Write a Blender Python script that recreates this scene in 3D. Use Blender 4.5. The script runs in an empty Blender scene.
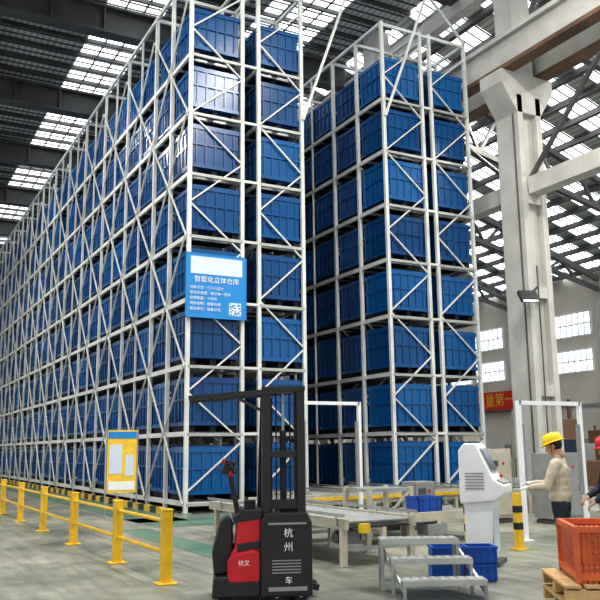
import bpy, math, random
from mathutils import Vector, Matrix, Euler
random.seed(7)
scene=bpy.context.scene
try:
    scene.view_settings.view_transform='Standard'
    scene.view_settings.look='Medium High Contrast'
except Exception as e: print(e)
col=scene.collection
V=Vector

# ------------------------------------------------------------ materials
def nodes(name):
    m=bpy.data.materials.new(name); m.use_nodes=True
    nt=m.node_tree; b=nt.nodes['Principled BSDF']; return m,nt,b
def mat(name,c,rough=.5,metal=0,var=.12,scale=3.0,bump=0,bscale=40,emit=0):
    m,nt,b=nodes(name)
    tc=nt.nodes.new('ShaderNodeTexCoord')
    n=nt.nodes.new('ShaderNodeTexNoise'); n.inputs['Scale'].default_value=scale; n.inputs['Detail'].default_value=4
    nt.links.new(tc.outputs['Object'],n.inputs['Vector'])
    r=nt.nodes.new('ShaderNodeValToRGB')
    r.color_ramp.elements[0].position=.3; r.color_ramp.elements[1].position=.7
    r.color_ramp.elements[0].color=(*[x*(1-var) for x in c],1)
    r.color_ramp.elements[1].color=(*[min(1,x*(1+var)) for x in c],1)
    nt.links.new(n.outputs['Fac'],r.inputs['Fac']); nt.links.new(r.outputs['Color'],b.inputs['Base Color'])
    b.inputs['Roughness'].default_value=rough; b.inputs['Metallic'].default_value=metal
    if bump:
        n2=nt.nodes.new('ShaderNodeTexNoise'); n2.inputs['Scale'].default_value=bscale
        nt.links.new(tc.outputs['Object'],n2.inputs['Vector'])
        bp=nt.nodes.new('ShaderNodeBump'); bp.inputs['Strength'].default_value=bump; bp.inputs['Distance'].default_value=.02
        nt.links.new(n2.outputs['Fac'],bp.inputs['Height']); nt.links.new(bp.outputs['Normal'],b.inputs['Normal'])
    if emit:
        b.inputs['Emission Color'].default_value=(*c,1); b.inputs['Emission Strength'].default_value=emit
    return m
M={}
M['steel']=mat('painted_steel_offwhite',(.66,.68,.66),.5,.05,.14,1.5)
M['galv']=mat('galvanised_steel',(.38,.40,.40),.4,.5,.2,4)
M['beam']=mat('shelf_beam_grey',(.42,.44,.42),.45,.2,.15,2)
M['cream']=mat('conveyor_cream',(.50,.47,.38),.45,.0,.15,3)
M['black']=mat('black_paint',(.016,.016,.018),.35,0,.2,5)
M['rubber']=mat('rubber',(.02,.02,.02),.8)
M['foot']=mat('bin_foot_dark',(.006,.010,.02),.7)
M['red']=mat('red_paint',(.50,.012,.02),.3)
M['yellow']=mat('yellow_paint',(.78,.50,.03),.4,0,.15,6)
M['orange']=mat('orange_paint',(.58,.13,.04),.45,0,.2,6)
M['white']=mat('white_paint',(.84,.86,.87),.4,0,.04)
M['grey']=mat('grey_paint',(.27,.28,.28),.5)
M['dark']=mat('dark_steel',(.085,.088,.09),.55,.0,.3,1)
M['brown']=mat('rust_brown',(.15,.085,.05),.6,.0,.3,1)
M['concrete']=mat('concrete_column',(.54,.53,.50),.8,0,.12,1.2,.2,12)
M['wall']=mat('wall_plaster',(.66,.62,.55),.85,0,.07,.4)
M['wood']=mat('pallet_wood',(.55,.38,.18),.75,0,.25,6)
M['glass']=mat('window_light',(.85,.92,1.0),.3,0,.02,1,emit=1.5)
M['sky']=mat('skylight_panel',(.95,.98,1.0),.5,0,.02,1,emit=3.2)
M['signblue']=mat('sign_blue',(.02,.25,.62),.4,0,.03)
M['signpale']=mat('sign_pale',(.62,.70,.80),.4,0,.03)
M['poster']=mat('poster_yellow',(.85,.55,.06),.5,0,.1,8)
M['green']=mat('green_machine',(.05,.20,.13),.5,0,.2,3)
M['greenlight']=mat('green_epoxy',(.10,.19,.14),.45,0,.3,1.5)
M['crate']=mat('crate_blue',(.01,.09,.42),.35,0,.1,6)
M['screen']=mat('screen_dark',(.03,.05,.08),.15)
M['banner']=mat('banner_red',(.6,.03,.02),.6)
M['skin']=mat('skin',(.52,.30,.20),.55,0,.05,8)
M['hair']=mat('hair_black',(.012,.010,.010),.5)
M['shirt']=mat('shirt_khaki',(.56,.50,.38),.85,0,.12,9)
M['pants']=mat('trousers_navy',(.025,.03,.05),.85,0,.2,9)
M['glove']=mat('glove_white',(.78,.78,.75),.8)
M['jacket']=mat('jacket_dark',(.03,.035,.06),.85,0,.2,9)
M['helmy']=mat('helmet_yellow',(.85,.62,.02),.25,0,.02)
M['helmr']=mat('helmet_red',(.55,.03,.03),.25,0,.02)
M['shoe']=mat('shoe',(.03,.025,.02),.6)
M['lip']=mat('lip',(.35,.12,.1),.5)
M['eye']=mat('eye',(.02,.015,.01),.2)

def bin_material():
    m,nt,b=nodes('bin_blue_plastic')
    g=nt.nodes.new('ShaderNodeTexCoord')
    n=nt.nodes.new('ShaderNodeTexNoise'); n.inputs['Scale'].default_value=.8; n.inputs['Detail'].default_value=3
    at=nt.nodes.new('ShaderNodeAttribute'); at.attribute_name='tint'
    nt.links.new(g.outputs['Object'],n.inputs['Vector'])
    ad=nt.nodes.new('ShaderNodeMath'); ad.operation='ADD'
    mu=nt.nodes.new('ShaderNodeMath'); mu.operation='MULTIPLY'; mu.inputs[1].default_value=.4
    mu2=nt.nodes.new('ShaderNodeMath'); mu2.operation='MULTIPLY'; mu2.inputs[1].default_value=.6
    nt.links.new(n.outputs['Fac'],mu.inputs[0]); nt.links.new(at.outputs['Fac'],mu2.inputs[0])
    nt.links.new(mu.outputs[0],ad.inputs[0]); nt.links.new(mu2.outputs[0],ad.inputs[1])
    r=nt.nodes.new('ShaderNodeValToRGB')
    r.color_ramp.elements[0].position=.1; r.color_ramp.elements[0].color=(.002,.046,.155,1)
    r.color_ramp.elements[1].position=.9; r.color_ramp.elements[1].color=(.004,.118,.345,1)
    nt.links.new(ad.outputs[0],r.inputs['Fac']); nt.links.new(r.outputs['Color'],b.inputs['Base Color'])
    b.inputs['Roughness'].default_value=.26; b.inputs['Specular IOR Level'].default_value=.5
    return m
M['bin']=bin_material()
def floor_material():
    m,nt,b=nodes('floor_worn_epoxy')
    g=nt.nodes.new('ShaderNodeTexCoord')
    n=nt.nodes.new('ShaderNodeTexNoise'); n.inputs['Scale'].default_value=.45; n.inputs['Detail'].default_value=10; n.inputs['Roughness'].default_value=.72
    nt.links.new(g.outputs['Object'],n.inputs['Vector'])
    r=nt.nodes.new('ShaderNodeValToRGB')
    e=r.color_ramp.elements; e[0].position=.34; e[0].color=(.10,.115,.095,1); e[1].position=.68; e[1].color=(.42,.40,.33,1)
    x=e.new(.5); x.color=(.235,.24,.205,1)
    nt.links.new(n.outputs['Fac'],r.inputs['Fac'])
    br=nt.nodes.new('ShaderNodeTexBrick'); br.offset=0; br.inputs['Scale'].default_value=1
    br.inputs['Brick Width'].default_value=4; br.inputs['Row Height'].default_value=4; br.inputs['Mortar Size'].default_value=.012
    br.inputs['Mortar'].default_value=(.45,.45,.45,1); br.inputs['Color1'].default_value=(1,1,1,1); br.inputs['Color2'].default_value=(.90,.94,.90,1)
    nt.links.new(g.outputs['Object'],br.inputs['Vector'])
    mx=nt.nodes.new('ShaderNodeMix'); mx.data_type='RGBA'; mx.blend_type='MULTIPLY'; mx.inputs[0].default_value=1
    nt.links.new(r.outputs['Color'],mx.inputs[6]); nt.links.new(br.outputs['Color'],mx.inputs[7])
    # fine scuffs
    n3=nt.nodes.new('ShaderNodeTexNoise'); n3.inputs['Scale'].default_value=6; n3.inputs['Detail'].default_value=6
    mp=nt.nodes.new('ShaderNodeMapping'); mp.inputs['Scale'].default_value=(1,.12,1)
    nt.links.new(g.outputs['Object'],mp.inputs['Vector']); nt.links.new(mp.outputs['Vector'],n3.inputs['Vector'])
    r3=nt.nodes.new('ShaderNodeValToRGB'); r3.color_ramp.elements[0].position=.35; r3.color_ramp.elements[0].color=(.72,.72,.72,1); r3.color_ramp.elements[1].position=.6; r3.color_ramp.elements[1].color=(1.05,1.05,1.05,1)
    nt.links.new(n3.outputs['Fac'],r3.inputs['Fac'])
    m2=nt.nodes.new('ShaderNodeMix'); m2.data_type='RGBA'; m2.blend_type='MULTIPLY'; m2.inputs[0].default_value=1
    nt.links.new(mx.outputs[2],m2.inputs[6]); nt.links.new(r3.outputs['Color'],m2.inputs[7])
    nt.links.new(m2.outputs[2],b.inputs['Base Color'])
    b.inputs['Roughness'].default_value=.42
    return m
M['floor']=floor_material()
def roof_material():
    m,nt,b=nodes('roof_corrugated')
    g=nt.nodes.new('ShaderNodeTexCoord')
    w=nt.nodes.new('ShaderNodeTexWave'); w.wave_type='BANDS'; w.bands_direction='X'; w.inputs['Scale'].default_value=1.2
    nt.links.new(g.outputs['Object'],w.inputs['Vector'])
    r=nt.nodes.new('ShaderNodeValToRGB'); r.color_ramp.elements[0].color=(.40,.42,.41,1); r.color_ramp.elements[1].color=(.68,.70,.68,1)
    nt.links.new(w.outputs['Fac'],r.inputs['Fac']); nt.links.new(r.outputs['Color'],b.inputs['Base Color'])
    bp=nt.nodes.new('ShaderNodeBump'); bp.inputs['Strength'].default_value=.6
    nt.links.new(w.outputs['Fac'],bp.inputs['Height']); nt.links.new(bp.outputs['Normal'],b.inputs['Normal'])
    b.inputs['Roughness'].default_value=.6
    return m
M['roof']=roof_material()

# ------------------------------------------------------------ mesh builder
class MB:
    def __init__(s): s.v=[]; s.f=[]; s.m=[]; s.mats=[]; s.tint=[]; s.t=.5
    def mi(s,k):
        if k not in s.mats: s.mats.append(k)
        return s.mats.index(k)
    def add(s,vs,fs,k):
        o=len(s.v); s.v.extend([tuple(p) for p in vs]); i=s.mi(k)
        for f in fs: s.f.append(tuple(o+a for a in f)); s.m.append(i); s.tint.append(s.t)
    def box(s,c,sz,k,rot=None,taper=1.0):
        hx,hy,hz=[a/2 for a in sz]; vs=[]
        for z in (-hz,hz):
            t=taper if z<0 else 1
            for x,y in ((-hx,-hy),(hx,-hy),(hx,hy),(-hx,hy)):
                p=V((x*t,y*t,z))
                if rot is not None: p=rot@p
                vs.append(p+V(c))
        s.add(vs,[(3,2,1,0),(4,5,6,7),(0,1,5,4),(1,2,6,5),(2,3,7,6),(3,0,4,7)],k)
    def b2(s,a,b,k):
        s.box([(a[i]+b[i])/2 for i in range(3)],[abs(b[i]-a[i]) for i in range(3)],k)
    def beam(s,p,q,w,h,k,up=(0,0,1)):
        p=V(p);q=V(q);d=q-p;L=d.length
        if L<1e-6:return
        d.normalize();u=V(up)
        if abs(d.dot(u))>.99:u=V((0,1,0))
        x=d.cross(u).normalized();z=x.cross(d)
        R=Matrix((x,d,z)).transposed()
        s.box((p+q)/2,(w,L,h),k,R)
    def cyl(s,p,q,r,k,r2=None,n=12):
        p=V(p);q=V(q);d=(q-p).normalized();r2=r if r2 is None else r2
        u=V((0,0,1)) if abs(d.z)<.9 else V((1,0,0))
        x=d.cross(u).normalized();y=d.cross(x)
        vs=[];
        for c,rr in((p,r),(q,r2)):
            for i in range(n):
                a=2*math.pi*i/n; vs.append(c+x*(rr*math.cos(a))+y*(rr*math.sin(a)))
        fs=[(i,i+n,(i+1)%n+n,(i+1)%n) for i in range(n)]
        fs+= [tuple(range(n)),tuple(range(2*n-1,n-1,-1))]
        s.add(vs,fs,k)
    def ell(s,c,r,k,nu=16,nv=10,rot=None):
        c=V(c);vs=[V((0,0,r[2]))]
        for j in range(1,nv):
            t=math.pi*j/nv
            for i in range(nu):
                a=2*math.pi*i/nu; vs.append(V((r[0]*math.sin(t)*math.cos(a),r[1]*math.sin(t)*math.sin(a),r[2]*math.cos(t))))
        vs.append(V((0,0,-r[2])))
        if rot is not None: vs=[rot@p for p in vs]
        vs=[p+c for p in vs]
        fs=[(0,1+i,1+(i+1)%nu) for i in range(nu)]
        for j in range(nv-2):
            for i in range(nu):
                a=1+j*nu+i;b=1+j*nu+(i+1)%nu
                fs.append((a,a+nu,b+nu,b))
        L=len(vs)-1;o=1+(nv-2)*nu
        fs+=[(L,o+(i+1)%nu,o+i) for i in range(nu)]
        s.add(vs,fs,k)
    def prism(s,pts,y0,y1,k):
        n=len(pts); vs=[(x,y0,z) for x,z in pts]+[(x,y1,z) for x,z in pts]
        fs=[tuple(range(n)),tuple(range(2*n-1,n-1,-1))]+[(i,i+n,(i+1)%n+n,(i+1)%n) for i in range(n)]
        s.add(vs,fs,k)
    def obj(s,name,parent=None,bevel=0,smooth=False,loc=None,tint=False):
        me=bpy.data.meshes.new(name); me.from_pydata(s.v,[],s.f)
        for k in s.mats: me.materials.append(M[k])
        me.polygons.foreach_set('material_index',s.m)
        if tint:
            a=me.attributes.new('tint','FLOAT','FACE'); a.data.foreach_set('value',s.tint)
        if smooth: me.polygons.foreach_set('use_smooth',[True]*len(s.f))
        import bmesh
        bm=bmesh.new(); bm.from_mesh(me); bmesh.ops.recalc_face_normals(bm,faces=bm.faces); bm.to_mesh(me); bm.free()
        me.update()
        o=bpy.data.objects.new(name,me); col.objects.link(o)
        if bevel:
            md=o.modifiers.new('bevel','BEVEL'); md.width=bevel; md.segments=2; md.limit_method='ANGLE'
        if parent: o.parent=parent
        if loc: o.location=loc
        return o
def empty(name,loc,rz=0):
    e=bpy.data.objects.new(name,None); e.empty_display_size=.2; col.objects.link(e)
    e.location=loc; e.rotation_euler=(0,0,rz); return e
def text(name,body,size,loc,rot,k,parent=None,align='CENTER',ext=.002):
    c=bpy.data.curves.new(name,'FONT'); c.body=body; c.size=size; c.extrude=ext; c.align_x=align; c.align_y='CENTER'
    o=bpy.data.objects.new(name,c); col.objects.link(o); c.materials.append(M[k])
    o.location=loc; o.rotation_euler=rot
    if parent:o.parent=parent
    return o

# ------------------------------------------------------------ camera
yaw=math.radians(28.4);pit=math.radians(10.5);rol=math.radians(.7)
f=V((math.sin(yaw)*math.cos(pit),math.cos(yaw)*math.cos(pit),math.sin(pit)))
r=V((math.cos(yaw),-math.sin(yaw),0)); u=r.cross(f)
r2=r*math.cos(rol)-u*math.sin(rol); u2=u*math.cos(rol)+r*math.sin(rol)
cam=bpy.data.objects.new('camera',bpy.data.cameras.new('camera')); col.objects.link(cam)
R=Matrix((r2,u2,-f)).transposed().to_4x4(); R.translation=V((0,0,1.56)); cam.matrix_world=R
cam.data.sensor_width=36; cam.data.lens=48; cam.data.clip_end=500
scene.camera=cam

# ------------------------------------------------------------ shell
X0,X1=-22,40
b=MB(); b.b2((X0,-12,-.2),(X1,95,0),'floor'); b.obj('floor')
b=MB(); b.b2((5.4,17.5,0),(6.6,70,.004),'greenlight'); b.b2((5.4,16.2,0),(17.5,18.6,.004),'greenlight'); b.b2((4.6,10.5,0),(5.2,16.2,.004),'greenlight'); b.obj('floor_marking')
RZ=19.0
b=MB(); s=MB()
strips=[(-14,-12),(-4.5,-2.5),(7.2,9.5),(13,15.8)]
x=X0
for a,c in strips+[(18.3,18.3)]:
    b.b2((x,-12,RZ),(a,95,RZ+.15),'roof'); 
    if c>a: s.b2((a,-12,RZ+.02),(c,95,RZ+.12),'sky')
    x=c
def slope(x): return RZ+ (x-18.3)*(12.3-RZ)/(X1-18.3)
ang=math.atan2(12.3-RZ,X1-18.3); Lr=math.hypot(12.3-RZ,X1-18.3)
Rs=Matrix.Rotation(-ang,3,'Y')
y=-12
while y<95:
    cx=(18.3+X1)/2; cz=(RZ+12.3)/2
    b.box((cx,y+.5,cz+.1),(Lr,1.0,.12),'roof',Rs)
    s.box((cx,y+1.8,cz+.1),(Lr,1.6,.08),'sky',Rs)
    y+=2.6
b.obj('ceiling'); s.obj('skylight_panels')
b=MB()
y=-11
while y<94:
    b.box(((X0+18.3)/2,y,RZ-.10),(18.3-X0,.10,.18),'dark')
    b.box(((X0+18.3)/2,y+.45,RZ-.02),(18.3-X0,.05,.06),'dark'); b.box(((X0+18.3)/2,y+.9,RZ-.02),(18.3-X0,.05,.06),'dark'); y+=1.35
for x in (7.95,8.7,13.7,14.4,15.1): b.b2((x-.03,-12,RZ-.06),(x+.03,95,RZ),'dark')
for k in range(13):
    y=-3.6+8.1*k
    b.b2((X0,y-.3,18.5),(18,y+.3,18.6),'dark'); b.b2((X0,y-.3,17.45),(18,y+.3,17.55),'dark'); b.b2((X0,y-.05,17.55),(18,y+.05,18.5),'dark')
    x=X0+1
    while x<17.5:
        b.b2((x-.03,y-.28,17.55),(x+.03,y+.28,18.5),'dark'); x+=2.0
for x in (-16,-10,-1,3.5,11.3): b.b2((x-.1,-12,18.6),(x+.1,95,18.85),'dark')
x=19.0
while x<X1:
    b.b2((x-.12,-12,slope(x)-.30),(x+.12,95,slope(x)-.04),'dark'); x+=1.2
y=-12
while y<95:
    for dy in (1.0,1.5,2.05,2.6): b.beam((18.4,y+dy,slope(18.4)-.03),(X1,y+dy,slope(X1)-.03),.05,.05,'dark')
    y+=2.6
for k in range(13):
    y=2.2-8+8*k
    b.beam((18.4,y,slope(18.4)-.7),(X1,y,slope(X1)-.7),.25,.25,'dark')
    b.beam((18.4,y,15.6),(X1,y,11.0),.25,.25,'dark')
    for i in range(9):
        xa=18.6+i*2.4; xb=xa+1.2; 
        lo=lambda q:15.6+(q-18.4)*(11-15.6)/(X1-18.4)
        if xb+1.2<X1:
            b.beam((xa,y,lo(xa)),(xb,y,slope(xb)-.7),.14,.14,'dark'); b.beam((xb,y,slope(xb)-.7),(xb+1.2,y,lo(xb+1.2)),.14,.14,'dark')
b.obj('roof_girders')
b=MB(); b.b2((X1,-12,0),(X1+.3,95,12.3),'wall')
b.b2((X1-.05,-12,3.9),(X1,95,4.1),'grey')
for k in range(14):
    y=2.2-8+8*k; b.b2((X1-.4,y-.35,0),(X1,y+.35,12.2),'concrete')
b.obj('wall_right')
b=MB(); b.b2((X0,95,0),(X1,95.3,19),'wall'); b.obj('wall_back')
n=0
for zz,hh in ((8.45,1.5),(6.15,1.4)):
    w=MB()
    for k in range(12):
        for j in (0,1):
            y=3.0-8+8*k+j*3.6
            w.b2((X1-.03,y+.3,zz),(X1-.01,y+3.3,zz+hh),'glass')
            for i in range(7): w.b2((X1-.09,y+.27+i*.5,zz),(X1-.03,y+.33+i*.5,zz+hh),'white')
            for z in (0,hh/2,hh): w.b2((X1-.09,y+.25,zz+z-.04),(X1-.03,y+3.35,zz+z+.04),'white')
    n+=1; w.obj('window_%d'%n)
def column(x,y):
    b=MB()
    b.box((x,y,.3),(1.15,1.15,.6),'concrete')
    b.b2((x-.5,y-.5,.6),(x-.28,y+.5,12.6),'concrete'); b.b2((x+.28,y-.5,.6),(x+.5,y+.5,12.6),'concrete'); b.b2((x-.28,y-.3,.6),(x+.28,y+.3,12.6),'concrete')
    b.prism([(x-.5,12.0),(x+.5,12.0),(x+1.1,12.9),(x+1.1,13.35),(x-1.1,13.35),(x-1.1,12.9)],y-.5,y+.5,'concrete')
    b.b2((x-.4,y-.4,13.35),(x+.4,y+.4,18.9),'concrete')
    for z in (3,6,9): b.b2((x-.28,y-.48,z),(x+.28,y+.48,z+.35),'concrete')
    b.cyl((x-.52,y-.3,.6),(x-.52,y-.3,12),.03,'dark',n=8); b.cyl((x-.15,y-.53,.6),(x-.15,y-.53,7),.025,'dark',n=8)
    return b.obj('concrete_column',bevel=.02)
for k in range(-1,7): column(18.0,18.2+8*k)
def girder(x):
    b=MB()
    b.b2((x-.3,-10,14.35),(x+.3,80,14.5),'concrete'); b.b2((x-.14,-10,13.5),(x+.14,80,14.35),'concrete'); b.b2((x-.24,-10,13.36),(x+.24,80,13.5),'brown')
    b.b2((x-.05,-10,14.5),(x+.05,80,14.64),'brown')
    b.obj('crane_runway_girder')
girder(17.25); girder(18.75)
b=MB()
for k in range(-2,6):
    y=18.2+8*k
    b.b2((17.75,y+.5,9.3),(18.25,y+7.5,9.85),'concrete'); b.b2((17.8,y+.4,17.0),(18.2,y+7.6,17.6),'concrete')
    b.beam((18,y+.4,9.9),(18,y+4,13.3),.12,.12,'dark'); b.beam((18,y+7.6,9.9),(18,y+4,13.3),.12,.12,'dark')
b.obj('tie_beams')

# ------------------------------------------------------------ storage racks
YS=19.2; BP=1.5; NB=34; PIT=1.71; Z0=.30; NL=8; TOP=14.8
def rack(xs,outer):
    b=MB()
    for i in range(NB+1):
        y=YS+i*BP
        full = i<3 or i%2==0
        pw=.05 if i<3 else (.042 if full else .028)
        for x in xs:
            if full or x in (xs[0],xs[3]):
                b.b2((x-pw,y-pw,0),(x+pw,y+pw,TOP),'steel')
            if i<3: b.b2((x-.12,y-.12,0),(x+.12,y+.12,.03),'galv')
        if full:
          for a,c in ((xs[0],xs[1]),(xs[2],xs[3])):
            z=.5; k=0
            while z+1.3<TOP:
                p=(a,y,z) if k%2==0 else (c,y,z); q=(c,y,z+1.25) if k%2==0 else (a,y,z+1.25)
                b.beam(p,q,.04,.052 if i==0 else .046,'steel',up=(0,1,0)); z+=1.25;k+=1
            b.b2((a,y-.04,TOP-.15),(c,y+.04,TOP-.05),'steel'); b.b2((a,y-.04,.2),(c,y+.04,.28),'steel')
          b.b2((xs[1],y-.03,TOP-.15),(xs[2],y+.03,TOP-.07),'steel')
        for l in range(1,NL): 
            if i<4: b.b2((xs[1],y-.03,Z0+l*PIT-.1),(xs[2],y+.03,Z0+l*PIT-.03),'steel')
    y1=YS+NB*BP
    for l in range(NL):
        z=Z0+l*PIT
        for x in xs:
            b.b2((x-.035,YS,z-.12),(x+.035,y1,z),'steel' if x==xs[0] else 'beam')
        for a,c in ((xs[0],xs[1]),(xs[2],xs[3])):
            for i in range(NB):
                for d in (.35,1.15): b.b2((a,YS+i*BP+d-.04,z-.08),(c,YS+i*BP+d+.04,z-.005),'galv')
            b.b2((a,YS-.05,z-.12),(c,YS+.03,z-.04),'beam')
    for x in xs: b.b2((x-.04,YS,TOP-.1),(x+.04,y1,TOP),'steel')
    xo=outer
    i=0
    while i+2<=NB:
        for l in range(0,8,2):
            za=.25+l*PIT; zb=za+2*PIT
            ya=YS+i*BP; yb=ya+2*BP
            b.beam((xo,ya,za),(xo,yb,zb),.03,.045,'steel',up=(1,0,0)); b.beam((xo-.02,yb,za),(xo-.02,ya,zb),.03,.045,'steel',up=(1,0,0))
        i+=2
    return b
b=rack((7.1,8.62,9.12,10.5),7.02)
b.obj('storage_rack')
b=rack((13.4,14.88,15.25,16.7),16.78)
b.obj('storage_rack')
# hazard-striped kerb along the rack base
b=MB(); y=YS-.2; k=0
while y<YS+50:
    b.b2((6.62,y,0),(6.74,y+.5,.16),'yellow' if k%2 else 'black'); y+=.5; k+=1
b.obj('hazard_striped_kerb')
b=MB()
for yy in (YS+6,YS+12,YS+18,YS+27,YS+36):
    b.b2((10.5,yy-.05,TOP-.15),(13.4,yy+.05,TOP-.05),'steel'); b.b2((10.5,yy-.05,TOP-1.1),(13.4,yy+.05,TOP-1.0),'steel')
    x=10.5;k=0
    for k in range(3): b.beam((x+k*.97,yy,TOP-(1.05 if k%2==0 else .1)),(x+k*.97+.97,yy,TOP-(.1 if k%2==0 else 1.05)),.05,.05,'steel',up=(0,1,0))
ye=YS-.09
for p,q in (((10.5,ye,10.9),(12.2,ye,15.6)),((13.4,ye,11.6),(15.2,ye,16.2)),((12.2,ye,15.6),(15.2,ye,16.2)),((16.7,ye,14.75),(15.2,ye,16.2)),((10.5,ye,14.7),(12.2,ye,15.6))):
    b.beam(p,q,.07,.07,'steel',up=(0,1,0))
b.obj('overhead_bracing')
def bin_at(b,cx,cy,z,w,d,h):
    b.t=random.random()
    ft=.15
    for dx in (-.42,0,.42): b.box((cx+dx*w,cy,z+ft/2),(w*.12,d*.93,ft),'foot')
    z0=z+ft; zz=z0+h
    b.box((cx,cy,z0+h/2),(w,d,h),'bin',None,.97)
    for zz2,o,hh in ((zz-.06,.02,.12),(z0+.05,-.01,.10),(z0+h*.55,-.01,.05)):
        for s in(-1,1):
            b.box((cx,cy+s*d/2,zz2),(w+2*o,.06,hh),'bin'); b.box((cx+s*w/2,cy,zz2),(.06,d+2*o,hh),'bin')
    for q in (-.40,-.2,0,.2,.40):
        for s in (-1,1):
            b.box((cx+q*w,cy+s*d*.493,z0+h/2),(.05,.06,h*.94),'bin')
            b.box((cx+s*w*.493,cy+q*d,z0+h/2),(.06,.05,h*.94),'bin')
    b.box((cx,cy,zz+.015),(w*.98,d*.98,.03),'bin'); b.box((cx,cy,zz+.04),(w*.5,d*.5,.02),'bin')
b=MB()
for xc in (7.86,9.81,14.14,15.98):
    for i in range(NB):
        for l in range(NL):
            if random.random()<.015 and l>0: continue
            w={7.86:1.36,9.81:1.24,14.14:1.32,15.98:1.30}[xc]
            bin_at(b,xc+random.uniform(-.02,.02),YS+BP*(i+.5)+random.uniform(-.02,.02),Z0+l*PIT,w,1.38,random.choice((1.16,1.2,1.2,1.24)))
b.obj('blue_storage_bins',tint=True)

# ------------------------------------------------------------ rack sign
e=empty('information_sign',(7.83,YS-.14,5.74))
b=MB(); b.box((0,0,0),(1.66,.03,1.66),'signblue'); b.box((0,-.02,.53),(1.45,.01,.46),'signpale')
for sx in(-.84,.84): b.box((sx,0,0),(.02,.05,1.7),'signblue')
for sz in(-.84,.84): b.box((0,0,sz),(1.7,.05,.02),'signblue')
b.box((.52,-.02,-.58),(.34,.01,.34),'white')
random.seed(3)
for i in range(9):
    for j in range(9):
        if random.random()<.5: b.box((.38+i*.035,-.028,-.72+j*.035),(.035,.006,.035),'signblue')
for sy in (-.6,.6): b.box((-.72,.05,sy),(.1,.06,.05),'galv')
b.obj('board',e)
RT=(math.radians(90),0,0)
text('title','智能化立体仓库',.18,(0,-.03,.15),RT,'white',e)
for i,t in enumerate(('仓库货位：三千六百个','堆垛机速度：每分钟一百米','货架高度：十四米','项目名称：智能仓储','建设单位：设备公司')):
    text('line_%d'%i,t,.095,(-.75,-.03,-.07-.14*i),RT,'white',e,'LEFT')

# poster stand
e=empty('poster_stand',(5.6,19.6,0),math.radians(-12))
b=MB(); b.box((0,0,1.3),(.70,.04,1.5),'poster'); b.box((0,-.025,1.93),(.68,.01,.16),'signblue')
b.box((-.15,-.025,1.35),(.30,.01,.7),'signpale'); b.box((.18,-.025,1.2),(.20,.01,.5),'signpale'); b.box((0,-.025,.72),(.62,.01,.2),'white')
for sx in(-.37,.37): b.cyl((sx,0,0),(sx,0,2.08),.02,'galv'); b.beam((sx,-.3,.02),(sx,.3,.02),.04,.04,'galv')
b.obj('board_and_frame',e)

# ------------------------------------------------------------ yellow guard rail
b=MB()
ys=[9.5,11.6]+[14.3+2.65*i for i in range(20)]
for y in ys:
    b.box((3.28,y,.42),(.12,.12,.84),'yellow'); b.box((3.28,y,.01),(.24,.24,.02),'yellow'); b.box((3.28,y,.85),(.13,.13,.03),'yellow')
for i in range(len(ys)-1):
    for z in (.72,.36):
        b.cyl((3.28,ys[i]+.05,z),(3.28,ys[i+1]-.05,z),.026,'yellow')
b.obj('yellow_guard_rail',bevel=.008)

# ------------------------------------------------------------ stacker
e=empty('pallet_stacker',(3.86,8.1,0),-yaw+math.radians(6))
b=MB()
b.prism([(-.02,.06),(.52,.06),(.52,.80),(.47,.90),(.04,.90),(-.02,.82)],-.36,.30,'black')
b.prism([(-.52,.06),(-.02,.06),(-.02,.34),(-.18,.34),(-.22,.28),(-.5,.26)],-.34,.34,'black')
b.prism([(-.50,.26),(-.30,.28),(-.30,.80),(-.36,.86),(-.44,.80),(-.52,.5)],-.16,.2,'black')
b.obj('chassis',e,bevel=.02)
b=MB()
b.prism([(.06,.12),(.46,.12),(.46,.16),(.06,.16)],-.37,-.355,'grey'); b.prism([(.06,.78),(.46,.78),(.46,.80),(.06,.80)],-.37,-.355,'grey')
for k in range(5): b.box((.25,-.362,.30+.03*k),(.3,.01,.012),'grey')
b.cyl((.1,-.1,.9),(.1,-.1,.95),.04,'yellow'); b.box((.3,0,.93),(.2,.16,.06),'black')
b.obj('panel_details',e)
b=MB()
b.prism([(-.33,.30),(.0,.30),(.0,.86),(-.05,.91),(-.20,.90),(-.26,.80),(-.28,.55),(-.33,.48)],-.30,.28,'red')
b.prism([(-.36,.20),(-.02,.20),(-.02,.50),(-.08,.54),(-.30,.50),(-.36,.44)],-.345,-.29,'red')
b.obj('battery_hood',e,bevel=.03)
b=MB(); b.prism([(-.26,.50),(-.02,.54),(-.02,.62),(-.26,.59)],-.32,-.295,'black'); b.prism([(-.30,.80),(.0,.84),(.0,.93),(-.2,.93),(-.30,.86)],-.31,.29,'black'); b.obj('hood_trim',e,bevel=.01)
b=MB()
for x in (.05,.42):
    b.box((x,-.27,1.33),(.085,.03,1.75),'black'); b.box((x-.035 if x<.2 else x+.035,-.2,1.33),(.02,.16,1.75),'black'); b.box((x,-.13,1.33),(.085,.03,1.75),'black')
    b.box((x+(.05 if x<.2 else -.05),-.2,1.3),(.03,.09,1.6),'rubber')
b.box((.235,-.2,2.19),(.46,.17,.06),'black'); b.box((.235,-.24,1.5),(.4,.03,.07),'black'); b.box((.235,-.24,.98),(.4,.03,.10),'black')
b.cyl((.235,-.19,.8),(.235,-.19,1.75),.035,'rubber'); b.cyl((.235,-.19,1.7),(.235,-.19,2.15),.018,'galv')
for x in (.16,.31): b.box((x,-.2,1.5),(.015,.02,1.3),'rubber')
b.obj('mast',e,bevel=.004)
b=MB()
for y in (-.28,.24): b.beam((-.78,y,2.10),(.47,y,2.2),.04,.05,'black')
for x in (-.76,-.5,-.24,.02): b.beam((x,-.28,2.11+(x+.76)*.08),(x,.24,2.11+(x+.76)*.08),.03,.03,'black')
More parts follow.
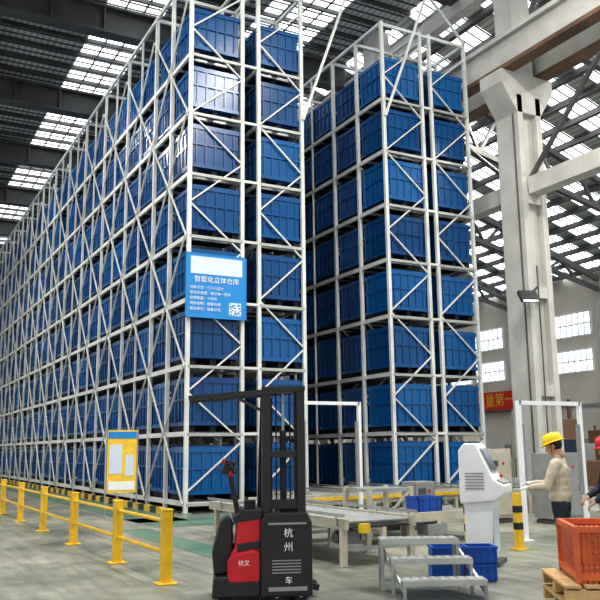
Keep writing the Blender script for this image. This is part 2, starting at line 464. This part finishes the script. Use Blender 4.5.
b.beam((-.0,.24,.9),(.04,.24,2.15),.05,.05,'black'); b.beam((.42,.24,.9),(.42,.24,2.2),.05,.05,'black')
b.beam((-.3,-.28,2.12),(.03,-.26,1.95),.03,.03,'black')
b.obj('overhead_guard',e)
b=MB()
b.cyl((-.24,0,.85),(-.33,0,1.28),.03,'black'); b.box((-.345,0,1.36),(.12,.14,.16),'black',Matrix.Rotation(.3,3,'Y'))
b.cyl((-.36,-.17,1.42),(-.36,.17,1.42),.02,'black'); b.cyl((-.36,-.17,1.42),(-.28,-.14,1.3),.018,'black'); b.cyl((-.36,.17,1.42),(-.28,.14,1.3),.018,'black')
b.box((-.40,0,1.43),(.04,.05,.05),'red'); b.ell((-.32,-.12,1.3),(.03,.03,.03),'red')
b.box((-.12,-.1,.96),(.12,.12,.12),'rubber'); b.obj('tiller_handle',e,bevel=.01)
b=MB()
for x,y in ((-.38,-.2),(-.38,.2),(.15,-.28),(.4,-.28),(.4,.25)): b.cyl((x,y-.04,.075),(x,y+.04,.075),.075,'rubber',n=20); b.cyl((x,y-.045,.075),(x,y+.045,.075),.03,'galv')
b.obj('wheels',e)
b=MB()
for y in (0,.25): b.beam((.5,y,.12),(.62,y,.09),.14,.06,'black')
b.obj('outriggers',e)
text('label_1','杭',.10,(.27,-.365,.69),RT,'white',e); text('label_2','州',.10,(.27,-.365,.55),RT,'white',e); text('label_3','车',.08,(.27,-.365,.22),RT,'white',e)
text('label_4','杭叉',.06,(-.19,-.35,.40),RT,'white',e)

# ------------------------------------------------------------ steps
e=empty('metal_step_ladder',(5.60,7.38,0),-yaw); e.scale=(.96,1,.94)
b=MB()
for i,z in enumerate((.57,.38,.19)):
    y=.25-.28*i; xo=-.12+.09*i
    b.box((xo,y,z),(.92,.28,.03),'galv')
    b.box((xo,y-.14,z-.02),(.92,.02,.05),'beam')
    for k in range(9): b.box((xo-.4+.1*k,y,z+.017),(.05,.22,.006),'beam')
    for sx in(-.44,.44):
        b.box((xo+sx,y-.12,z/2),(.035,.035,z),'galv')
        if i==0: b.box((xo+sx,y+.12,z/2),(.035,.035,z),'galv')
for sx in(-.44,.44): b.beam((-.12+sx,.3,.5),(.06+sx,-.4,.08),.03,.05,'galv')
b.beam((-.56,.13,.12),(.32,.13,.12),.03,.03,'galv')
b.obj('treads_and_frame',e)

# ------------------------------------------------------------ conveyors
def conveyor(x0,x1,y0,y1,z,along,k='cream'):
    b=MB()
    b.b2((x0+.05,y0+.05,z-.13),(x1-.05,y1-.05,z-.11),'rubber')
    if along=='Y':
        for x in (x0,x1): b.b2((x-.03,y0,z-.14),(x+.03,y1,z),k); 
        y=y0+.12
        while y<y1: b.cyl((x0,y,z-.05),(x1,y,z-.05),.03,'grey',n=10); y+=.2
        y=y0+.1
        while y<y1:
            for x in(x0,x1): b.b2((x-.04,y-.04,0),(x+.04,y+.04,z-.1),k); b.b2((x-.09,y-.09,0),(x+.09,y+.09,.02),'galv')
            b.b2((x0,y-.02,.2),(x1,y+.02,.25),'galv'); y+=1.1
        for x in (x0-.05,x1+.05): b.b2((x-.015,y0,z+.03),(x+.015,y1,z+.07),'galv')
        for x in (x0-.05,x1+.05):
            yy=y0+.2
            while yy<y1: b.b2((x-.01,yy-.02,z-.1),(x+.01,yy+.02,z+.05),'galv'); yy+=.8
        b.box((x0+.3,y0+.5,z-.28),(.26,.26,.18),'grey'); b.cyl((x0+.1,y0+.5,z-.28),(x0+.5,y0+.5,z-.28),.08,'dark')
    else:
        for y in (y0,y1): b.b2((x0,y-.03,z-.14),(x1,y+.03,z),k)
        x=x0+.12
        while x<x1: b.cyl((x,y0,z-.05),(x,y1,z-.05),.03,'grey',n=10); x+=.2
        x=x0+.1
        while x<x1:
            for y in(y0,y1): b.b2((x-.04,y-.04,0),(x+.04,y+.04,z-.1),k)
            b.b2((x-.02,y0,.2),(x+.02,y1,.25),'galv'); x+=1.1
        b.box(((x0+x1)/2,y0+.1,z-.28),(.4,.3,.18),'grey')
    return b
b=conveyor(5.75,6.85,9.4,14.2,.62,'Y'); b.box((5.98,9.33,.50),(.14,.08,.12),'yellow'); b.obj('roller_conveyor')
b=conveyor(7.3,14.0,14.6,15.9,.55,'X'); b.b2((8,14.53,.50),(13,14.56,.57),'yellow'); b.obj('roller_conveyor')
b=conveyor(9.0,10.1,16.1,18.9,.5,'Y'); b.obj('roller_conveyor')
b=conveyor(11.4,12.6,16.1,20.5,.5,'Y'); b.obj('roller_conveyor')
b=conveyor(7.3,9.6,11.0,12.0,.5,'X'); b.obj('roller_conveyor')
b=conveyor(14.3,15.4,13.6,19.0,.5,'Y'); b.obj('roller_conveyor')
b=MB()
for x in (8.0,8.9):
    for y in (12.3,13.1): b.b2((x-.04,y-.04,0),(x+.04,y+.04,.85),'cream')
b.b2((8.0,12.3,.77),(8.9,13.1,.83),'galv'); b.b2((7.95,12.25,.35),(8.95,13.15,.42),'galv')
b.beam((8.0,12.3,.05),(8.9,12.3,.78),.04,.04,'cream'); b.cyl((8.2,12.2,.2),(8.7,12.2,.2),.1,'grey')
b.obj('pallet_lifter')
def tote(x,y,z):
    b=MB(); w,d,h=.5,.36,.24
    b.box((x,y,z+.015),(w-.04,d-.04,.03),'crate')
    for s in(-1,1):
        b.box((x,y+s*(d/2-.01),z+h/2),(w,.02,h),'crate'); b.box((x+s*(w/2-.01),y,z+h/2),(.02,d,h),'crate')
        b.box((x,y+s*d/2,z+h-.015),(w+.03,.03,.03),'crate'); b.box((x+s*w/2,y,z+h-.015),(.03,d+.03,.03),'crate')
        for q in (-.3,0,.3): b.box((x+q*w,y+s*(d/2+.005),z+h/2),(.02,.015,h*.9),'crate')
    b.obj('blue_tote')
tote(8.6,11.5,.481); tote(13.2,15.2,.531)
b=MB()
b.b2((11.85,20.7,0),(12.0,70,.14),'dark')
b.b2((11.6,23.5,.14),(12.25,26.5,.5),'yellow')
for y in (23.8,26.2): b.b2((11.75,y-.15,.5),(12.1,y+.15,13.2),'steel')
b.b2((11.7,23.6,13.1),(12.15,26.4,13.4),'steel'); b.b2((11.2,24.0,3.4),(12.65,26.0,3.6),'yellow')
for y in (24.05,25.95): b.b2((11.3,y-.05,3.6),(12.55,y+.05,5.2),'galv')
b.obj('stacker_crane')
def gate(x0,x1,y,h,d=0):
    b=MB()
    for x in(x0,x1): b.b2((x-.035,y-.035,0),(x+.035,y+.035,h),'white'); b.b2((x-.1,y-.1,0),(x+.1,y+.1,.02),'white')
    b.b2((x0,y-.035,h-.07),(x1,y+.035,h),'white')
    b.b2((x0+.05,y-.03,.7),(x0+.09,y+.03,h-.4),'grey'); b.b2((x1-.09,y-.03,.7),(x1-.05,y+.03,h-.4),'grey')
    b.obj('light_curtain_gate')
gate(7.72,9.1,14.3,2.5); gate(9.85,11.3,10.4,2.32)
for x,y in ((8.15,9.8),(8.95,9.6)):
    b=MB(); b.box((x,y,.42),(.1,.1,.84),'yellow'); b.box((x,y,.01),(.2,.2,.02),'yellow'); b.box((x,y,.6),(.105,.105,.1),'black'); b.box((x,y,.35),(.105,.105,.1),'black'); b.obj('safety_bollard')
def cabinet(x,y,w,d,h,k,name='electrical_cabinet'):
    b=MB(); b.box((x,y,h/2+.05),(w,d,h-.1),k); b.box((x,y,.04),(w*.95,d*.9,.08),'dark'); b.box((x,y-d/2-.01,h/2+.05),(w*.9,.02,h*.85),k)
    b.box((x+w*.38,y-d/2-.03,h*.5),(.03,.03,.14),'black'); b.box((x-w*.15,y-d/2-.025,h*.8),(w*.35,.01,.12),'dark'); b.cyl((x+w*.2,y-d/2-.03,h*.8),(x+w*.2,y-d/2-.02,h*.8),.03,'red'); b.obj(name,bevel=.01)
cabinet(11.6,13.2,.8,.45,1.5,'cream'); cabinet(12.7,12.4,.9,.5,1.4,'grey'); cabinet(9.6,13.0,.5,.4,.9,'grey')
def partshelf(x,y):
    b=MB()
    for sx in(-1,1):
        for sy in(-.3,.3): b.box((x+sx,y+sy,1.0),(.06,.06,2.0),'dark')
    for z in (.3,.85,1.4,1.95): b.box((x,y,z),(2.05,.65,.04),'grey')
    for z in (.3,.85,1.4):
        for i in range(6):
            k=random.choice(['wood','brown','grey','crate','cream','orange']); hh=random.uniform(.2,.42)
            b.box((x-.82+.33*i,y,z+.02+hh/2),(.27,.45,hh),k); b.box((x-.82+.33*i,y-.23,z+.02+hh*.7),(.12,.01,.06),'white')
    b.obj('parts_shelf')
random.seed(5)
partshelf(15.6,12.4); partshelf(19.5,14.5); partshelf(23,18)
# ------------------------------------------------------------ kiosk
e=empty('control_kiosk',(7.53,8.72,0),math.radians(38))
b=MB()
def pyz(pts,x0,x1,k):
    n=len(pts); b.add([(x0,y,z) for y,z in pts]+[(x1,y,z) for y,z in pts],[tuple(range(n)),tuple(range(2*n-1,n-1,-1))]+[(i,i+n,(i+1)%n+n,(i+1)%n) for i in range(n)],k)
pyz([(-.22,0.84),(.26,.80),(.26,1.50),(.18,1.60),(.02,1.60),(-.20,1.12),(-.34,1.04),(-.34,.94)],-.30,.30,'white')
b.obj('console_head',e,bevel=.02)
b=MB(); pyz([(-.12,.05),(.22,.05),(.22,.83),(-.16,.84)],-.24,.24,'white'); b.box((0,-.15,.45),(.38,.02,.6),'signpale'); b.obj('pedestal',e,bevel=.01)
b=MB()
sa=math.atan2(.22,.48)
b.box((0,-.095,1.37),(.44,.02,.34),'grey',Matrix.Rotation(-sa,3,'X'))
b.box((0,-.103,1.37),(.38,.02,.28),'screen',Matrix.Rotation(-sa,3,'X'))
b.box((0,-.275,1.09),(.46,.10,.02),'grey',Matrix.Rotation(.5,3,'X'))
for k in range(6): b.box((-.305,.05,1.0+.04*k),(.01,.25,.015),'grey')
b.cyl((.24,-.2,1.13),(.24,-.22,1.17),.02,'red')
b.b2((-.29,-.22,0),(.29,.28,.06),'dark'); b.obj('screen_and_trim',e)
# ------------------------------------------------------------ blue crates
e=empty('stacked_blue_crates',(6.38,7.85,0),-yaw)
b=MB()
for (x,z,w) in ((-.19,0,.38),(.21,0,.38),(-.18,.2,.38),(.22,.2,.38)):
    b.box((x,0,z+.015),(w-.04,.28,.03),'crate')
    for sy in(-.15,.15): b.box((x,sy,z+.1),(w-.02,.02,.17),'crate'); b.box((x,sy*1.06,z+.185),(w,.03,.025),'crate')
    for sx in(-w/2+.02,w/2-.02): b.box((x+sx,0,z+.1),(.02,.3,.17),'crate'); b.box((x+sx,0,z+.185),(.03,.32,.025),'crate')
    for k in range(5): b.box((x-.16+.08*k,-.165,z+.09),(.012,.012,.15),'crate')
b.obj('crates',e)
# ------------------------------------------------------------ orange crate on pallet
e=empty('wooden_pallet_stack',(6.06,5.16,0),-yaw-math.radians(5))
b=MB()
for z in (0,.14,.28):
    for y in (-.45,0,.45): b.box((0,y,z+.05),(1.3,.09,.08),'wood')
    for k in range(8): b.box((-.59+.168*k,0,z+.115),(.13,1.0,.022),'wood')
b.obj('pallets',e)
e=empty('orange_mesh_crate',(6.12,5.13,.408),-yaw-math.radians(8))
b=MB(); w,d,h=1.12,.8,.46
b.box((0,0,.03),(w,d,.03),'orange')
for sx in(-w/2,w/2):
    for sy in(-d/2,d/2): b.box((sx,sy,h/2),(.05,.05,h),'orange')
for z in (.05,h-.02):
    for sy in(-d/2,d/2): b.box((0,sy,z),(w,.045,.05),'orange')
    for sx in(-w/2,w/2): b.box((sx,0,z),(.045,d,.05),'orange')
x=-w/2+.05
while x<w/2:
    for sy in(-d/2,d/2): b.box((x,sy,h/2),(.034,.012,h),'orange')
    x+=.045
z=.06
while z<h:
    for sy in(-d/2,d/2): b.box((0,sy,z),(w,.012,.034),'orange')
    for sx in(-w/2,w/2): b.box((sx,0,z),(.012,d,.034),'orange')
    z+=.045
y=-d/2+.05
while y<d/2:
    for sx in(-w/2,w/2): b.box((sx,y,h/2),(.012,.034,h),'orange')
    y+=.045
b.obj('crate_body',e)

e=empty('floodlight',(17.2,17.45,5.95),math.radians(-20))
b=MB(); b.box((0,0,0),(.55,.12,.42),'black',Matrix.Rotation(-.7,3,'X')); b.box((0,-.07,-.05),(.46,.03,.34),'glass',Matrix.Rotation(-.7,3,'X'))
b.beam((0,.0,0),(.45,.3,.35),.05,.05,'black'); b.obj('lamp_housing',e)
e=empty('red_banner',(X1-.43,46.2,4.7),math.radians(-90))
b=MB(); b.box((0,0,0),(9,.04,1.3),'banner'); b.obj('cloth',e)
text('characters','安全生产 质量第一',1.0,(0,-.03,0),RT,'yellow',e)

random.seed(11)
def machine(x,y,k):
    b=MB(); w=random.uniform(1.6,2.6);h=random.uniform(1.6,2.6)
    b.box((x,y,.5),(w,1.6,1.0),k); b.box((x-w*.2,y,1.0+(h-1)/2),(w*.5,1.2,h-1),'cream' if k=='green' else k); b.box((x+w*.3,y,1.3),(w*.25,.8,.6),'grey')
    b.cyl((x,y-.3,h),(x,y-.3,h+.7),.08,'brown'); b.box((x-w*.2,y-.62,1.5),(w*.3,.03,.5),'screen')
    b.obj('machine_tool',bevel=.03)
for i in range(16):
    machine(22+ (i%4)*4.3, 21+(i//4)*5.2, random.choice(['green','grey','cream','brown','grey']))

# ------------------------------------------------------------ people
def cap(b,p,rp,q,rq,k='skin'):
    b.cyl(p,q,rp,k,rq,n=20); b.ell(p,(rp,)*3,k); b.ell(q,(rq,)*3,k)
def remeshed(name,prims,voxel,parent,smooth=5,matorder=None,disp=0):
    b=MB()
    for pr in prims:
        if pr[0]=='c': cap(b,pr[1],pr[2],pr[3],pr[4])
        else: b.ell(pr[1],pr[2],'skin')
    o=b.obj(name); o.modifiers.new('r','REMESH').mode='VOXEL'; o.modifiers['r'].voxel_size=voxel
    s=o.modifiers.new('s','SMOOTH'); s.iterations=smooth; s.factor=.6
    if disp:
        tx=bpy.data.textures.new('folds','CLOUDS'); tx.noise_scale=.07
        d=o.modifiers.new('d','DISPLACE'); d.texture=tx; d.strength=disp; d.texture_coords='LOCAL'
    dg=bpy.context.evaluated_depsgraph_get(); dg.update()
    me=bpy.data.meshes.new_from_object(o.evaluated_get(dg)); bpy.data.objects.remove(o)
    me.materials.clear(); ks=matorder
    for k in ks: me.materials.append(M[k])
    for p in me.polygons:
        c=p.center; best=1e9;bl=0
        for pr in prims:
            if pr[0]=='c':
                a=V(pr[1]);q=V(pr[3]);ab=q-a;L=ab.length_squared
                t=0 if L==0 else max(0,min(1,(c-a).dot(ab)/L)); d=(c-(a+ab*t)).length-(pr[2]+(pr[4]-pr[2])*t)
            else:
                rr=V(pr[2]); dv=c-V(pr[1]); d=(V((dv.x/rr.x,dv.y/rr.y,dv.z/rr.z)).length-1)*min(rr)
            if d<best: best=d;bl=ks.index(pr[-1])
        p.material_index=bl; p.use_smooth=True
    n=bpy.data.objects.new(name,me); col.objects.link(n); n.parent=parent; return n
def hand(name,parent,w,d,n,side,k,curl=.6):
    w=V(w);d=V(d).normalized();n=V(n);n=(n-d*n.dot(d)).normalized();t=V(side);t=(t-d*t.dot(d)-n*t.dot(n)).normalized()
    P=[]
    P.append(('c',w-d*.03,.026,w+d*.02,.026,k))
    for s in (-.026,-.009,.009,.026): P.append(('c',w+d*.015+t*s*.6,.014,w+d*.085+t*s,.0125,k))
    for s,l in ((.029,.068),(.010,.078),(-.010,.072),(-.029,.056)):
        a=w+d*.088+t*s; dd=(d+n*curl*.5).normalized(); c=a+dd*l*.5; d2=(d+n*curl*1.6).normalized(); e_=c+d2*l*.32; d3=(d*.4+n*curl*2).normalized(); g=e_+d3*l*.25
        P+= [('c',a,.0095,c,.009,k),('c',c,.009,e_,.008,k),('c',e_,.008,g,.007,k)]
    a=w+d*.03+t*.024; c=a+(d*.7+t*.8+n*.3).normalized()*.04; g=c+(d+t*.2+n*.5).normalized()*.035
    P+= [('c',a,.014,c,.011,k),('c',c,.011,g,.009,k)]
    remeshed(name,P,.0042,parent,2,[k])
def person(name,loc,rz,top,bottom,hel,hairlong=False,S=1.0,armL=None,armR=None,female=False):
    e=empty(name,loc,rz); e.scale=(S,S,S)
    P=[]; fw=.93 if female else 1.12
    P+= [('e',(0,0,.95),(.12,.165,.12),bottom),('c',(0,-.09,.90),.100,(.025,-.095,.50),.075,bottom),('c',(0,.09,.90),.100,(-.03,.10,.50),.075,bottom),
         ('c',(.025,-.095,.50),.073,(-.02,-.10,.10),.062,bottom),('c',(-.03,.10,.50),.073,(-.08,.11,.10),.062,bottom)]
    for ax,ay in((-.02,-.10),(-.08,.11)):
        P+= [('c',(ax-.03,ay,.045),.045,(ax+.10,ay*1.1,.042),.042,'shoe'),('c',(ax+.10,ay*1.1,.037),.037,(ax+.16,ay*1.15,.032),.032,'shoe'),('c',(ax,ay,.06),.045,(ax,ay,.10),.045,'shoe')]
    P+= [('e',(.0,0,1.00),(.132,.172*fw,.15),top),('e',(.003,0,1.09),(.128,.168*fw,.15),top),('e',(.003,0,1.18),(.128,.170*fw,.15),top),('e',(.0,0,1.28),(.128,.178*fw,.14),top),('c',(-.005,-.13*fw,1.385),.065,(-.005,.13*fw,1.385),.065,top),
         ('c',(0,0,1.38),.07,(.01,0,1.43),.056,top),('c',(.01,0,1.42),.052,(.03,0,1.51),.05,'skin')]
    if not female: P+= [('c',(.0,-.035,1.455),.042,(.0,.035,1.455),.042,top)]
    if female: P.append(('e',(.07,0,1.27),(.07,.13,.08),top))
    for s,(el,wr) in ((1,armL),(-1,armR)):
        sh=(0,.175*s*fw,1.385)
        P+= [('c',sh,.066,el,.054,top),('c',el,.053,wr,.038,top)]
    remeshed('body',P,.012,e,5,[bottom,top,'shoe','skin'],disp=.018)
    for s,(el,wr) in ((1,armL),(-1,armR)):
        dd=V(wr)-V(el); hand('hand_%s'%('l' if s>0 else 'r'),e,V(wr)+dd.normalized()*.015,dd,(0,-s*.3,-1),(.0,-s,.2),'glove' if not female else 'skin')
    h=empty('head',(.045,0,1.60)); h.parent=e; h.rotation_euler=(0,math.radians(18),0)
    H=[('e',(-.005,0,.02),(.095,.076,.095),'skin'),('e',(.025,0,-.045),(.066,.058,.07),'skin'),('e',(.05,0,-.085),(.032,.032,.026),'skin'),
       ('c',(.088,0,.0),.010,(.108,0,-.032),.014,'skin'),('e',(.075,0,.022),(.022,.055,.012),'skin'),('c',(-.02,0,-.06),.05,(-.035,0,-.12),.052,'skin'),
       ('e',(.092,0,-.06),(.009,.022,.006),'lip'),('e',(-.022,0,.02),(.092,.080,.096),'hair')]
    for s in(-1,1): H+= [('e',(-.005,s*.079,-.012),(.018,.01,.032),'skin')]
    if hairlong: H+= [('c',(-.08,0,.0),.04,(-.10,0,-.14),.03,'hair')]
    remeshed('face',H,.005,h,3,['skin','lip','hair'])
    b=MB()
    for s in(-1,1): b.ell((.082,s*.03,.002),(.011,.014,.007),'white'); b.ell((.089,s*.03,.002),(.006,.007,.006),'eye')
    b.obj('eyes',h,smooth=True)
    b=MB(); nu=32
    prof=[(1.0,0.0),(.99,.25),(.93,.5),(.8,.73),(.58,.9),(.3,.985),(0.02,1.0)]
    vs=[];fs=[]
    for rr,zz in prof:
        for i in range(nu):
            a=2*math.pi*i/nu; vs.append((.128*rr*math.cos(a)-.01,.108*rr*math.sin(a),.045+.115*zz))
    for j in range(len(prof)-1):
        for i in range(nu): fs.append((j*nu+i,j*nu+(i+1)%nu,(j+1)*nu+(i+1)%nu,(j+1)*nu+i))
    b.add(vs,fs,hel)
    vs=[];fs=[]
    for rr,zz in ((1.0,.055),(1.0,.045),(1.14,.035),(1.14,.042)):
        for i in range(nu):
            a=2*math.pi*i/nu; ext=1+ (rr-1)*(1+1.6*max(0,math.cos(a))**2)
            vs.append((.128*ext*math.cos(a)-.01,.108*(rr)*math.sin(a),zz-.01*max(0,math.cos(a))*(rr>1)))
    for j in range(4):
        for i in range(nu): fs.append((j*nu+i,j*nu+(i+1)%nu,((j+1)%4)*nu+(i+1)%nu,((j+1)%4)*nu+i))
    b.add(vs,fs,hel)
    b.ell((-.01,0,.115),(.118,.014,.052),hel)
    b.obj('helmet',h,smooth=True)
    b=MB(); 
    for s in(-1,1): b.cyl((.01,s*.088,.05),(.04,s*.05,-.09),.004,'black',n=6)
    b.cyl((.04,-.05,-.09),(.04,.05,-.09),.004,'black',n=6); b.obj('chin_strap',h)
    return e
person('worker',(7.36,7.15,0),math.radians(122),'shirt','pants','helmy',S=.97,
       armL=((.09,.27,1.12),(.32,.20,1.10)),armR=((.10,-.26,1.13),(.34,-.14,1.14)))
person('worker',(7.72,6.68,0),math.radians(150),'jacket','pants','helmr',hairlong=True,S=.95,female=True,
       armL=((.06,.22,1.12),(.24,.12,.98)),armR=((.08,-.2,1.12),(.27,-.1,1.02)))

# ------------------------------------------------------------ lighting
w=bpy.data.worlds.new('world'); scene.world=w; w.use_nodes=True
bg=w.node_tree.nodes['Background']; bg.inputs[0].default_value=(.95,.97,1,1); bg.inputs[1].default_value=.92
pos=[(3,4),(12,6),(3,14),(12,10),(1,24),(1,36),(24,12),(24,24)]  # fill lamps with invented fittings, added to brighten the hall
for i,(x,y) in enumerate(pos):
    e=empty('added_fill_lamp',(x,y,16.4)); b=MB(); b.cyl((0,0,0),(0,0,.35),.35,'grey',.1,n=20); b.cyl((0,0,.35),(0,0,.7),.05,'dark'); b.cyl((0,0,.7),(0,0,2.55 if x<18 else (slope(x)-16.45)),.015,'dark',n=6); b.obj('added_lamp_shade',e)
    l=bpy.data.lights.new('fill_lamp','AREA'); l.shape='DISK'; l.size=.8; l.energy=850; l.color=(1,.95,.86)
    lo=bpy.data.objects.new('fill_light',l); col.objects.link(lo); lo.parent=e; lo.location=(0,0,-.03)
